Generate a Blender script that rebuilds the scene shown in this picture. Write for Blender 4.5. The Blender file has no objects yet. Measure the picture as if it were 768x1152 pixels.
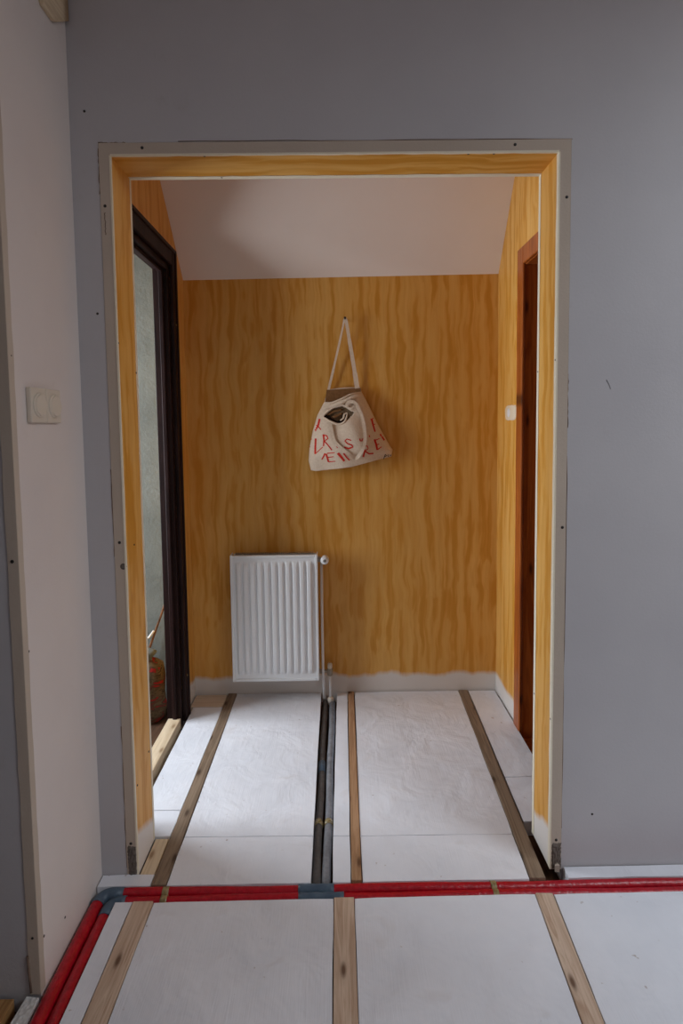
import bpy, bmesh, math, random
from mathutils import Vector, Matrix

random.seed(7)
scene = bpy.context.scene
COL = scene.collection
PI = math.pi

# ------------------------------------------------------------------ camera
F_PX = 660.0
cam_data = bpy.data.cameras.new('camera')
cam_data.sensor_fit = 'AUTO'
cam_data.sensor_width = 36.0
cam_data.lens = F_PX / 1152.0 * 36.0
cam_data.shift_y = -50.2 / 1152.0
cam_data.clip_start = 0.02
cam = bpy.data.objects.new('camera', cam_data)
COL.objects.link(cam)
YAW, PITCH, ROLL = 0.0076, 0.0707, -0.0123
fwd = Vector((math.sin(YAW) * math.cos(PITCH), math.cos(YAW) * math.cos(PITCH), -math.sin(PITCH)))
rgt = Vector((math.cos(YAW), -math.sin(YAW), 0))
upv = rgt.cross(fwd)
r2 = rgt * math.cos(ROLL) + upv * math.sin(ROLL)
u2 = -rgt * math.sin(ROLL) + upv * math.cos(ROLL)
m = Matrix.Identity(4)
for i in range(3):
    m[i][0], m[i][1], m[i][2] = r2[i], u2[i], -fwd[i]
m.translation = Vector((0, -1.6502, 1.3131))
cam.matrix_world = m
scene.camera = cam

# ------------------------------------------------------------------ world, window light, exposure
world = bpy.data.worlds.new('world')
scene.world = world
world.use_nodes = True
bg = world.node_tree.nodes['Background']
bg.inputs[0].default_value = (0.62, 0.72, 0.9, 1)
bg.inputs[1].default_value = 0.5

def window_light(name, loc, direction, sx, sy, power, col):
    d = bpy.data.lights.new(name, 'AREA')
    d.shape = 'RECTANGLE'
    d.size, d.size_y = sx, sy
    d.energy = power
    d.color = col
    o = bpy.data.objects.new(name, d)
    COL.objects.link(o)
    o.location = loc
    o.rotation_euler = Vector(direction).to_track_quat('-Z', 'Y').to_euler()
    return o

window_light('daylight_side_room', (-2.02, 0.58, 1.25), (1, 0, 0), 0.95, 1.5, 66, (0.84, 0.92, 1.0))
window_light('daylight_skylight', (2.35, -1.45, 2.66), (0, 0, -1), 1.5, 1.3, 58, (0.85, 0.925, 1.0))

scene.view_settings.view_transform = 'Standard'
scene.view_settings.look = 'None'
scene.view_settings.gamma = 1.0
scene.view_settings.use_curve_mapping = False
scene.view_settings.exposure = 0.0

# ------------------------------------------------------------------ materials
MATS = {}

def s2l(c):
    return tuple(((v / 255) / 12.92 if v / 255 <= 0.04045 else ((v / 255 + 0.055) / 1.055) ** 2.4) for v in c) + (1,)

class NT:
    def __init__(self, name, rough=0.6, spec=0.3):
        self.m = bpy.data.materials.new(name)
        self.m.use_nodes = True
        self.t = self.m.node_tree
        self.b = self.t.nodes['Principled BSDF']
        self.b.inputs['Roughness'].default_value = rough
        self.b.inputs['Specular IOR Level'].default_value = spec
        MATS[name] = self.m
        self.tc = self.t.nodes.new('ShaderNodeTexCoord')

    def n(self, typ, **kw):
        nd = self.t.nodes.new(typ)
        for k, v in kw.items():
            setattr(nd, k, v)
        return nd

    def link(self, a, b):
        self.t.links.new(a, b)

    def coords(self, scale=(1, 1, 1), rand=False, rot=(0, 0, 0)):
        mp = self.n('ShaderNodeMapping')
        mp.inputs['Scale'].default_value = scale
        mp.inputs['Rotation'].default_value = rot
        src = self.tc.outputs['Object']
        if rand:
            oi = self.n('ShaderNodeObjectInfo')
            mul = self.n('ShaderNodeMath', operation='MULTIPLY')
            self.link(oi.outputs['Random'], mul.inputs[0])
            mul.inputs[1].default_value = 37.0
            add = self.n('ShaderNodeVectorMath', operation='ADD')
            self.link(src, add.inputs[0])
            self.link(mul.outputs[0], add.inputs[1])
            src = add.outputs[0]
        self.link(src, mp.inputs['Vector'])
        return mp.outputs[0]

    def noise(self, vec, scale=1, detail=3, rough=0.5, dist=0):
        nd = self.n('ShaderNodeTexNoise')
        nd.inputs['Scale'].default_value = scale
        nd.inputs['Detail'].default_value = detail
        nd.inputs['Roughness'].default_value = rough
        nd.inputs['Distortion'].default_value = dist
        self.link(vec, nd.inputs['Vector'])
        return nd.outputs['Fac']

    def ramp(self, fac, stops):
        r = self.n('ShaderNodeValToRGB')
        el = r.color_ramp.elements
        while len(el) < len(stops):
            el.new(0.5)
        for e, (p, c) in zip(el, stops):
            e.position = p
            e.color = c if len(c) == 4 else tuple(c) + (1,)
        self.link(fac, r.inputs[0])
        return r.outputs[0]

    def mix(self, fac, a, b, mode='MIX'):
        x = self.n('ShaderNodeMix', data_type='RGBA', blend_type=mode)
        for sock, v in ((x.inputs[0], fac), (x.inputs[6], a), (x.inputs[7], b)):
            if hasattr(v, 'is_linked'):
                self.link(v, sock)
            else:
                sock.default_value = v
        return x.outputs[2]

    def math(self, op, a, b=None):
        x = self.n('ShaderNodeMath', operation=op)
        for sock, v in zip(x.inputs, (a, b)):
            if v is None:
                continue
            if hasattr(v, 'is_linked'):
                self.link(v, sock)
            else:
                sock.default_value = v
        return x.outputs[0]

    def color(self, c):
        if hasattr(c, 'is_linked'):
            self.link(c, self.b.inputs['Base Color'])
        else:
            self.b.inputs['Base Color'].default_value = c
        return self

    def bump(self, h, strength=0.2, dist=0.01):
        bp = self.n('ShaderNodeBump')
        bp.inputs['Strength'].default_value = strength
        bp.inputs['Distance'].default_value = dist
        self.link(h, bp.inputs['Height'])
        self.link(bp.outputs[0], self.b.inputs['Normal'])
        return self

def plaster_paint(name, base, var, rough=0.7, bumpy=0.08, scale=9, scuff=None):
    t = NT(name, rough, 0.25)
    big = t.noise(t.coords(), 2.2, 4, 0.55)
    c = t.ramp(big, [(0.3, s2l(base)), (0.72, s2l(var))])
    if scuff:
        sp = t.noise(t.coords((1, 1, 0.8)), 5.5, 5, 0.7)
        c = t.mix(t.ramp(sp, [(0.63, (0, 0, 0)), (0.78, (0.5, 0.5, 0.5))]), c, s2l(scuff))
    t.color(c)
    fine = t.noise(t.coords(), scale * 14, 4, 0.6)
    t.bump(fine, bumpy, 0.004)
    return t.m

plaster_paint('grey_paint', (184, 181, 184), (193, 190, 192), 0.55, 0.1, scuff=(172, 166, 164))
plaster_paint('warm_paint', (226, 216, 210), (216, 206, 202), 0.6, 0.1, scuff=(205, 192, 184))
plaster_paint('ceiling_paint', (236, 222, 212), (240, 228, 220), 0.55, 0.06)
plaster_paint('bare_board', (184, 169, 154), (196, 181, 166), 0.8, 0.15, scuff=(150, 136, 124))
plaster_paint('bare_plaster', (224, 218, 214), (236, 231, 228), 0.8, 0.2, scuff=(200, 190, 180))
plaster_paint('concrete_patch', (92, 84, 78), (120, 110, 102), 0.95, 0.9, 5)
plaster_paint('bead_white', (236, 228, 208), (226, 214, 190), 0.6, 0.15)
plaster_paint('white_lacquer', (238, 238, 238), (234, 234, 235), 0.32, 0.0)
plaster_paint('grey_render', (84, 89, 86), (116, 120, 116), 0.9, 0.9, 3, scuff=(70, 75, 72))
plaster_paint('switch_plastic', (214, 203, 188), (210, 199, 184), 0.35, 0.0)
plaster_paint('filler', (216, 190, 154), (236, 220, 196), 0.9, 0.5, 3)

def yellow(name, axis='Z', bare=0.0, bare_var=0.03, slant=0.0):
    """hand brushed ochre glaze, strokes along one axis, bare plaster near the floor"""
    t = NT(name, 0.5, 0.3)
    L, S, Fn = 1.0, 15.0, 60.0
    def sc(a, b):
        return {'Z': (a, a, b), 'X': (b, a, a)}[axis]
    wob = t.n('ShaderNodeTexNoise')
    wob.inputs['Scale'].default_value = 5.0
    wob.inputs['Detail'].default_value = 2
    t.link(t.tc.outputs['Object'], wob.inputs['Vector'])
    off = t.n('ShaderNodeVectorMath', operation='MULTIPLY_ADD')
    t.link(wob.outputs['Color'], off.inputs[0])
    off.inputs[1].default_value = (0.05, 0.05, 0.05)
    t.link(t.tc.outputs['Object'], off.inputs[2])
    def co(scale):
        mp = t.n('ShaderNodeMapping')
        mp.inputs['Scale'].default_value = scale
        t.link(off.outputs[0], mp.inputs['Vector'])
        return mp.outputs[0]
    a = t.noise(co(sc(31, 2.2)), 1, 2.5, 0.5, 0.3)
    b = t.noise(co(sc(60, 2.6)), 1, 3, 0.55, 0.3)
    cloud = t.noise(t.coords(), 2.0, 3, 0.5)
    base = t.ramp(a, [(0.36, s2l((206, 144, 54))), (0.44, s2l((215, 155, 68))), (0.48, s2l((223, 168, 86))), (0.66, s2l((229, 178, 100)))])
    c = t.mix(t.ramp(b, [(0.45, (0, 0, 0)), (0.75, (0.4, 0.4, 0.4))]), base, s2l((196, 130, 42)))
    c = t.mix(t.ramp(cloud, [(0.35, (0, 0, 0)), (0.7, (0.35, 0.35, 0.35))]), c, s2l((216, 146, 48)))
    if bare > 0:
        sx = t.n('ShaderNodeSeparateXYZ')
        t.link(t.tc.outputs['Object'], sx.inputs[0])
        nb = t.noise(t.coords((1, 1, 0.3)), 7, 4, 0.6)
        h = t.math('ADD', sx.outputs[2], t.math('MULTIPLY', t.math('SUBTRACT', nb, 0.5), bare_var * 4))
        if slant:
            h = t.math('ADD', h, t.math('MULTIPLY', sx.outputs[1], slant))
        f = t.n('ShaderNodeMapRange')
        f.inputs['From Min'].default_value = bare - 0.012
        f.inputs['From Max'].default_value = bare + 0.012
        t.link(h, f.inputs['Value'])
        c = t.mix(f.outputs[0], s2l((226, 219, 213)), c)
    t.color(c)
    t.bump(b, 0.06, 0.003)
    return t.m

yellow('yellow_wall', 'Z', 0.085, 0.02)
yellow('yellow_reveal', 'Z', 0.12, 0.02, 0.35)
yellow('yellow_head', 'X')

def wood(name, light, dark, knot, along='Y', rough=0.6, grain=1.0, knots=True, rand=True, spec=0.25):
    t = NT(name, rough, spec)
    def sc(a, b):
        return {'X': (b, a, a), 'Y': (a, b, a), 'Z': (a, a, b)}[along]
    v = t.coords(sc(30 * grain, 1.5), rand)
    g = t.noise(v, 1, 5, 0.6, 0.8)
    fine = t.noise(t.coords(sc(170 * grain, 6), rand), 1, 3, 0.6)
    c = t.ramp(g, [(0.32, s2l(dark)), (0.48, s2l(light)), (0.56, s2l(dark)), (0.68, s2l(light))])
    c = t.mix(t.ramp(fine, [(0.45, (0, 0, 0)), (0.8, (0.5, 0.5, 0.5))]), c, s2l(dark))
    if knots:
        vo = t.n('ShaderNodeTexVoronoi')
        vo.voronoi_dimensions = '2D'
        vo.inputs['Scale'].default_value = 1.0
        t.link(t.coords({'X': (4.5, 13, 0), 'Y': (13, 4.5, 0), 'Z': (13, 0, 3.5)}[along], rand, (PI / 2, 0, 0) if along == 'Z' else (0, 0, 0)), vo.inputs['Vector'])
        c = t.mix(t.ramp(vo.outputs['Distance'], [(0.04, (0.9, 0.9, 0.9)), (0.12, (0.12, 0.12, 0.12)), (0.2, (0, 0, 0))]), c, s2l(knot))
    t.color(c)
    t.bump(fine, 0.15, 0.003)
    return t.m

wood('raw_pine', (216, 192, 170), (184, 154, 130), (96, 66, 46))
wood('aged_batten', (146, 126, 106), (116, 97, 80), (70, 52, 40))
wood('fresh_batten', (184, 146, 112), (156, 118, 86), (90, 60, 40))
wood('pale_plank', (226, 206, 176), (206, 182, 150), (150, 120, 90))
wood('pale_plank_x', (222, 204, 184), (206, 186, 164), (160, 130, 104), 'X', knots=False)
wood('orange_plank', (176, 132, 84), (146, 104, 62), (96, 64, 36))
wood('dark_frame_wood', (48, 29, 27), (32, 19, 18), (24, 16, 16), 'Z', 0.5, 0.8, False, False, 0.15)
wood('red_pine', (176, 96, 40), (140, 66, 22), (70, 28, 10), 'Z', 0.32, 0.7, True, False, 0.45)
wood('subfloor_wood', (92, 66, 48), (66, 46, 34), (40, 28, 20), 'Y', 0.7, 0.6, False, False)
wood('stick_wood', (134, 92, 60), (96, 64, 42), (60, 40, 28), 'Z', 0.5)

def foam(name):
    t = NT(name, 0.5, 0.3)
    v = t.coords((1, 1, 1), True)
    big = t.noise(v, 4, 4, 0.6)
    weave = t.noise(t.coords((260, 10, 10), True), 1, 2, 0.5)
    crumple = t.noise(v, 8, 3, 0.5, 0.5)
    specks = t.noise(v, 42, 2, 0.5)
    c = t.ramp(big, [(0.3, s2l((223, 225, 232))), (0.7, s2l((235, 236, 242)))])
    c = t.mix(t.ramp(specks, [(0.73, (0, 0, 0)), (0.78, (0.6, 0.6, 0.6))]), c, s2l((160, 140, 124)))
    c = t.mix(t.ramp(crumple, [(0.66, (0, 0, 0)), (0.82, (0.35, 0.35, 0.35))]), c, s2l((196, 186, 178)))
    t.color(c)
    h = t.math('ADD', crumple, t.math('MULTIPLY', weave, 0.07))
    t.bump(h, 0.45, 0.02)
foam('foam_board')

def crumb():
    t = NT('crumbled_foam', 0.9, 0.2)
    vo = t.n('ShaderNodeTexVoronoi')
    vo.inputs['Scale'].default_value = 110
    t.link(t.tc.outputs['Object'], vo.inputs['Vector'])
    t.color(t.ramp(vo.outputs['Distance'], [(0.1, s2l((224, 222, 220))), (0.8, s2l((206, 203, 200)))]))
    t.bump(vo.outputs['Distance'], 0.5, 0.006)
crumb()

def sleeve(name, a, b, rough, bs=0.25, sc=60, spec=0.4):
    t = NT(name, rough, spec)
    nz = t.noise(t.coords(), sc, 4, 0.6)
    t.color(t.ramp(nz, [(0.35, s2l(a)), (0.65, s2l(b))]))
    t.bump(nz, bs, 0.006)
sleeve('red_sleeve', (158, 8, 28), (184, 16, 36), 0.27, 0.4, 70, 0.5)
sleeve('grey_sleeve', (108, 108, 112), (132, 132, 136), 0.6, 0.3, 40)
sleeve('dark_sleeve', (74, 70, 68), (92, 88, 86), 0.7, 0.3, 40)
sleeve('duct_tape', (66, 84, 102), (84, 102, 118), 0.4, 0.4, 30)
sleeve('clear_tape', (120, 102, 66), (170, 152, 108), 0.2, 0.4, 60, 0.6)
sleeve('metal', (150, 142, 128), (170, 162, 150), 0.35, 0.0, 20, 0.6)
sleeve('dark_metal', (40, 36, 34), (52, 48, 46), 0.5, 0.0, 20)
sleeve('fin_grey', (128, 122, 116), (138, 132, 126), 0.5, 0.0, 20)
sleeve('crack_dark', (110, 88, 74), (130, 108, 92), 0.9, 0.1, 30)
sleeve('canvas', (222, 200, 176), (232, 212, 190), 0.9, 0.25, 120, 0.1)
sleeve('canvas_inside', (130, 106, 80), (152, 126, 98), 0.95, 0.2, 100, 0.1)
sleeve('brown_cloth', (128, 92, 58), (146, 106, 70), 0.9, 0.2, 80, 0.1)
sleeve('mouth_shade', (46, 34, 32), (60, 46, 42), 0.9, 0.2, 80, 0.1)  # near-black colour standing in for shade deep in the bag mouth
sleeve('red_print', (206, 50, 40), (218, 66, 52), 0.8, 0.05, 60, 0.1)
sleeve('grey_print', (84, 80, 78), (96, 92, 90), 0.8, 0.05, 60, 0.1)
sleeve('scratch', (146, 142, 146), (152, 148, 150), 0.9, 0.0, 20)

def sack():
    t = NT('patterned_sack', 0.8, 0.2)
    vo = t.noise(t.coords((14, 14, 26)), 1, 4, 0.6, 1.0)
    t.color(t.ramp(vo, [(0.36, s2l((36, 26, 22))), (0.47, s2l((104, 86, 62))), (0.55, s2l((70, 54, 42))), (0.62, s2l((150, 34, 32)))]))
    t.bump(vo, 0.4, 0.01)
sack()

# ------------------------------------------------------------------ mesh helpers
class MB:
    def __init__(self):
        self.v, self.f, self.mi, self.sm = [], [], [], []

    def add(self, vs, fs, mi=0, smooth=False):
        o = len(self.v)
        self.v += [tuple(p) for p in vs]
        self.f += [tuple(i + o for i in q) for q in fs]
        self.mi += ([mi] * len(fs)) if isinstance(mi, int) else list(mi)
        self.sm += [smooth] * len(fs)
        return self

    def box(self, x0, x1, y0, y1, z0, z1, mi=0, faces=None):
        vs = [(x0, y0, z0), (x1, y0, z0), (x1, y1, z0), (x0, y1, z0), (x0, y0, z1), (x1, y0, z1), (x1, y1, z1), (x0, y1, z1)]
        fs = [(3, 2, 1, 0), (4, 5, 6, 7), (0, 1, 5, 4), (1, 2, 6, 5), (2, 3, 7, 6), (3, 0, 4, 7)]
        # face order: bottom, top, -y, +x, +y, -x
        mm = [mi] * 6
        if faces:
            for k, val in faces.items():
                mm[k] = val
        return self.add(vs, fs, mm)

    def prism(self, poly, z0, z1, mi=0, bev=0.0):
        """poly counter clockwise in xy; optional chamfer on the top edge"""
        n = len(poly)
        cx = sum(p[0] for p in poly) / n
        cy = sum(p[1] for p in poly) / n
        vs = [(p[0], p[1], z0) for p in poly]
        if bev:
            vs += [(p[0], p[1], z1 - bev) for p in poly]
            ins = []
            for k in range(n):
                a, b, c = Vector(poly[k - 1]), Vector(poly[k]), Vector(poly[(k + 1) % n])
                d1 = (a - b).normalized()
                d2 = (c - b).normalized()
                cr = abs(d1.x * d2.y - d1.y * d2.x)
                q = b + (d1 + d2) * (bev / max(cr, 0.2))
                ins.append((q.x, q.y, z1))
            vs += ins
            lv = 3
        else:
            vs += [(p[0], p[1], z1) for p in poly]
            lv = 2
        fs = [tuple(range(n - 1, -1, -1)), tuple(range((lv - 1) * n, lv * n))]
        for l in range(lv - 1):
            for k in range(n):
                k2 = (k + 1) % n
                fs.append((l * n + k, l * n + k2, (l + 1) * n + k2, (l + 1) * n + k))
        return self.add(vs, fs, mi)

    def tube(self, pts, rad, n=12, mi=0, caps=True):
        P = [Vector(p) for p in pts]
        R = rad if isinstance(rad, (list, tuple)) else [rad] * len(P)
        T = []
        for i in range(len(P)):
            a = P[max(i - 1, 0)]
            b = P[min(i + 1, len(P) - 1)]
            T.append((b - a).normalized())
        ref = Vector((0, 0, 1)) if abs(T[0].z) < 0.9 else Vector((1, 0, 0))
        vs, fs = [], []
        nrm = (ref - T[0] * ref.dot(T[0])).normalized()
        for i, p in enumerate(P):
            nrm = (nrm - T[i] * nrm.dot(T[i])).normalized()
            bi = T[i].cross(nrm)
            for k in range(n):
                a = 2 * PI * k / n
                vs.append(p + (nrm * math.cos(a) + bi * math.sin(a)) * R[i])
        for i in range(len(P) - 1):
            for k in range(n):
                k2 = (k + 1) % n
                fs.append((i * n + k, i * n + k2, (i + 1) * n + k2, (i + 1) * n + k))
        self.add(vs, fs, mi, True)
        if caps:
            o = len(vs) - n
            self.add(vs[:n], [tuple(range(n - 1, -1, -1))], mi)
            self.add(vs[o:], [tuple(range(n))], mi)
        return self

    def lathe(self, prof, c=(0, 0, 0), n=20, mi=0, axis='Z'):
        vs, fs = [], []
        for r, z in prof:
            for k in range(n):
                a = 2 * PI * k / n
                x, y = r * math.cos(a), r * math.sin(a)
                if axis == 'Z':
                    q = (x, y, z)
                elif axis == 'Y':
                    q = (x, -z, y)      # z runs towards -y
                else:
                    q = (z, x, y)
                vs.append((q[0] + c[0], q[1] + c[1], q[2] + c[2]))
        for i in range(len(prof) - 1):
            for k in range(n):
                k2 = (k + 1) % n
                fs.append((i * n + k, i * n + k2, (i + 1) * n + k2, (i + 1) * n + k))
        fs.append(tuple(range(n - 1, -1, -1)))
        fs.append(tuple(range((len(prof) - 1) * n, len(prof) * n)))
        return self.add(vs, fs, mi, True)

    def build(self, name, mats, parent=None, loc=(0, 0, 0), bevel=0.0, seg=2):
        me = bpy.data.meshes.new(name)
        me.from_pydata(self.v, [], self.f)
        for mt in (mats if isinstance(mats, (list, tuple)) else [mats]):
            me.materials.append(MATS[mt])
        me.polygons.foreach_set('material_index', self.mi)
        me.polygons.foreach_set('use_smooth', self.sm)
        bm = bmesh.new()
        bm.from_mesh(me)
        bmesh.ops.remove_doubles(bm, verts=bm.verts, dist=1e-6)
        if bevel:
            es = [e for e in bm.edges if len(e.link_faces) == 2 and e.calc_face_angle(0) > 0.6]
            bmesh.ops.bevel(bm, geom=es, offset=bevel, segments=seg, affect='EDGES', profile=0.5)
        bmesh.ops.recalc_face_normals(bm, faces=bm.faces)
        bm.to_mesh(me)
        bm.free()
        me.update()
        o = bpy.data.objects.new(name, me)
        COL.objects.link(o)
        o.location = loc
        if parent is not None:
            o.parent = parent
        return o

def tag(o, label=None, cat=None, group=None, kind=None):
    if label: o['label'] = label
    if cat: o['category'] = cat
    if group: o['group'] = group
    if kind: o['kind'] = kind
    return o

def thing(name, loc, label=None, cat=None, group=None, kind=None):
    o = bpy.data.objects.new(name, None)
    o.empty_display_size = 0.05
    COL.objects.link(o)
    o.location = loc
    return tag(o, label, cat, group, kind)

# ------------------------------------------------------------------ key dimensions (metres)
T = 0.154                      # thickness of the partition with the opening
XL, XR, ZT = -0.603, 0.616, 2.051
OL, OR, OT = -0.635, 0.650, 2.0845
YB = 1.168                     # back wall of the small hall
HL, HR = -0.712, 0.7726        # side walls of the hall
WL = -0.709                    # left wall of the front room
ZF = -0.05                     # sub floor below the foam boards
CH = 2.62                      # ceiling

# ------------------------------------------------------------------ the setting
o = MB().box(-2.9, 4.8, -3.7, 1.5, ZF - 0.1, ZF).build('floor', 'subfloor_wood')
tag(o, 'dark brown wooden subfloor seen in the gaps between boards', kind='structure')

# front partition: grey on the room side, ochre on the hall side
w = MB()
gy = {2: 0, 4: 1}
w.box(-0.80, OL, 0.0, T, ZF, CH, 0, gy)
w.box(OR, 4.6, 0.0, T, ZF, CH, 0, gy)
w.box(OL, OR, 0.0, T, OT, CH, 0, gy)
wall_front = tag(w.build('wall_front', ['grey_paint', 'yellow_wall']), 'blue grey painted partition wall around the wide opening', kind='structure')
MB().tube([(0.757, -0.0006, 1.433), (0.765, -0.0006, 1.42), (0.769, -0.0006, 1.407)], 0.0008, 6).build('scratch', 'scratch', wall_front)
for px, pz in ((-0.668, 2.167), (-0.655, 1.63), (0.74, 0.16)):
    MB().lathe([(0.0035, -0.002), (0.0035, 0.0006), (0.001, 0.0009)], (px, 0, pz), 10, 0, 'Y').build('screw', 'dark_metal', wall_front)

# lining of the opening
trim = thing('trim_1', (0, 0, 0), 'ochre painted lining boards of the wide opening with bare edges', kind='structure')
PR = -0.0015
mb = MB().box(OL + .001, XL, PR, T + .0015, -0.008, ZT, 0, {3: 1}); mb.build('jamb_board', ['bare_board', 'yellow_reveal'], trim)
mb = MB().box(XR, OR - .001, PR, T + .0015, -0.008, ZT, 0, {5: 1}); mb.build('jamb_board', ['bare_board', 'yellow_reveal'], trim)
mb = MB().box(OL + .001, OR - .001, PR, T + .0015, ZT, OT - .001, 0, {0: 1}); mb.build('head_board', ['bare_board', 'yellow_head'], trim)

def wavy_strip(fn, n, z0, z1, amp, seed):
    """edge strip with a slightly ragged inner border; fn(z, k) gives the four corner points of its section"""
    rnd = random.Random(seed)
    vs, fs = [], []
    for i in range(n + 1):
        z = z0 + (z1 - z0) * i / n
        vs += fn(z, amp * rnd.uniform(-1, 1))
    for i in range(n):
        for k in range(4):
            k2 = (k + 1) % 4
            fs.append((i * 4 + k, i * 4 + k2, i * 4 + 4 + k2, i * 4 + 4 + k))
    fs.append((3, 2, 1, 0)); fs.append((n * 4, n * 4 + 1, n * 4 + 2, n * 4 + 3))
    return MB().add(vs, fs)

e = 0.0012
def bead_v(xi, s, y0, y1, seed, vary):
    # s=+1: surface faces +x
    def fn(z, d):
        a = y0 if vary == 1 else y0 + d
        b = y1 + d if vary == 1 else y1
        return [(xi - s * .003, a, z), (xi + s * e, a, z), (xi + s * e, b, z), (xi - s * .003, b, z)]
    return wavy_strip(fn, 40, -0.006, ZT - 0.001, 0.0015, seed).build('corner_bead', 'bead_white', trim)
bead_v(XL, 1, PR - e, 0.006, 1, 1)
bead_v(XL, 1, T - 0.010, T + .0025, 2, 0)
bead_v(XR, -1, PR - e, 0.014, 3, 1)
bead_v(XR, -1, T - 0.014, T + .0025, 4, 0)
def bead_h(y0, y1, seed, vary):
    def fn(x, d):
        a = y0 if vary == 1 else y0 + d
        b = y1 + d if vary == 1 else y1
        return [(x, a, ZT + .003), (x, a, ZT - e), (x, b, ZT - e), (x, b, ZT + .003)]
    return wavy_strip(fn, 40, XL, XR, 0.002, seed).build('corner_bead', 'bead_white', trim)
bead_h(PR - e, 0.006, 5, 1)
bead_h(T - 0.018, T + .0025, 6, 0)

def screw(parent, x, y, z, axis, r=0.0042):
    mbs = MB()
    if axis == '-Y':
        mbs.lathe([(r, -0.002), (r, 0.0008), (r * .4, 0.0012)], (x, y, z), 12, 0, 'Y')
    elif axis == '+X':
        mbs.lathe([(r, -0.002), (r, 0.0008), (r * .4, 0.0012)], (x, y, z), 12, 0, 'X')
    elif axis == '-X':
        mbs.lathe([(r, 0.002), (r, -0.0008), (r * .4, -0.0012)], (x, y, z), 12, 0, 'X')
    else:
        mbs.lathe([(r, 0.002), (r, -0.0008), (r * .4, -0.0012)], (x, y, z), 12, 0, 'Z')
    return mbs.build('screw', 'dark_metal', parent)

for x, z in ((-0.516, 2.070), (0.495, 2.070), (-0.622, 1.918), (0.638, 1.93), (-0.619, 0.991), (0.639, 1.017), (-0.6205, 0.095), (0.634, 0.083)):
    screw(trim, x, PR, z, '-Y')
MB().lathe([(0.009, -0.002), (0.009, 0.0006), (0.004, 0.0009)], (-0.6105, PR, 0.922), 14, 0, 'Y').build('filler_spot', 'concrete_patch', trim)
for y, z in ((0.006, 1.55), (0.142, 1.48), (0.07, 0.97), (0.13, 0.30), (0.02, 0.26)):
    screw(trim, XL + e * .5, y, z, '+X', 0.0028)
for y, z in ((0.006, 1.49), (0.147, 1.47), (0.147, 0.46), (0.006, 0.45)):
    screw(trim, XR - e * .5, y, z, '-X', 0.003)
for x, y in ((-0.35, 0.008), (-0.33, 0.145), (0.37, 0.008), (0.44, 0.008)):
    screw(trim, x, y, ZT - e * .5, 'Z', 0.003)
# seams of cracked filler round the lining
def crack(parent, pts, r=0.0011):
    return MB().tube(pts, r, 6).build('crack', 'crack_dark', parent)
rnd = random.Random(5)
def jag(a, b, n, amp):
    out = []
    for i in range(n + 1):
        f = i / n
        p = [a[k] + (b[k] - a[k]) * f for k in range(3)]
        out.append((p[0] + rnd.uniform(-amp, amp), p[1], p[2] + rnd.uniform(-amp, amp)))
    return out
for a, b in (((OL, -.0004, OT), (-.56, -.0004, OT)), ((-.42, -.0004, OT + .001), (OR, -.0004, OT + .001)), ((OL + .012, -.0016, 1.90), (OL + .012, -.0016, 1.84)),
             ((OL, -.0004, 2.07), (OL, -.0004, 1.95)), ((OL, -.0004, .45), (OL, -.0004, .02)), ((OR, -.0004, 1.45), (OR, -.0004, 1.30)), ((OR, -.0004, 1.22), (OR, -.0004, .12)), ((OL, -.0004, 1.2), (OL, -.0004, .95))):
    crack(trim, jag(a, b, 14, 0.0014))
# crumbled bare ends at the foot of the lining
def patch(x0, x1, z0, z1, seed):
    rr = random.Random(seed)
    nx, nz = 8, 16
    vs, fs = [], []
    for j in range(nz + 1):
        for i in range(nx + 1):
            x = x0 + (x1 - x0) * i / nx
            z = z0 + (z1 - z0) * j / nz
            edge = i in (0, nx) or j in (0, nz)
            if edge:
                x += rr.uniform(-.0018, .0018); z += rr.uniform(-.0025, .0025)
            vs.append((x, PR + (0.0005 if edge else -rr.uniform(0.001, 0.0045)), z))
    for j in range(nz):
        for i in range(nx):
            k = j * (nx + 1) + i
            fs.append((k, k + 1, k + nx + 2, k + nx + 1))
    return MB().add(vs, fs).build('bare_patch', 'concrete_patch', trim)
patch(OL + .004, XL - .001, -0.006, 0.088, 1)
patch(XR + .005, OR - .001, -0.006, 0.074, 2)
MB().prism([(-.006, -.004), (.008, -.005), (.007, .004), (-.004, .004)], 0, .026, 0, .006).build('mortar_crumb', 'bare_board', trim, (0.634, PR - 0.005, -0.010))

# left wall of the front room, ends at an outside corner; doorway next to it leads to a dark room
YC = -0.360
w = MB()
w.box(-0.80, WL, YC, -0.0005, ZF, CH, 0, {2: 1})
w.box(-0.80, WL, -3.6, -1.22, ZF, CH)
w.box(-0.80, WL, -1.22, YC, 2.09, CH)
wall_left = tag(w.build('wall_left', ['warm_paint', 'grey_paint']), 'warm white painted side wall carrying the double switch', kind='structure')
for y, z in ((-0.231, 0.07), (-0.338, 0.808), (-0.335, 0.115), (-0.348, 1.475)):
    screw(wall_left, WL, y, z, '+X', 0.003)
t2 = thing('trim_2', (0, 0, 0), 'bare board edges of the left doorway corner', kind='structure')
def fn(z, d):
    return [(WL - .002, YC - .001, z), (WL + .001, YC - .001, z), (WL + .001, YC + .020 + d, z), (WL - .002, YC + .020 + d, z)]
wavy_strip(fn, 50, ZF + .045, 2.08, 0.0015, 9).build('corner_bead', 'bare_board', t2)
def fn(z, d):
    return [(WL + .0005, YC - .0022, z), (WL + .0005, YC + .001, z), (WL - .024 + d, YC + .001, z), (WL - .024 + d, YC - .0022, z)]
wavy_strip(fn, 50, ZF + .045, 2.08, 0.001, 10).build('edge_band', 'bare_board', t2)
screw(t2, WL - .013, YC - .0022, 1.022, '-Y', .004)
screw(t2, WL - .012, YC - .0022, 0.135, '-Y', .003)
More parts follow.
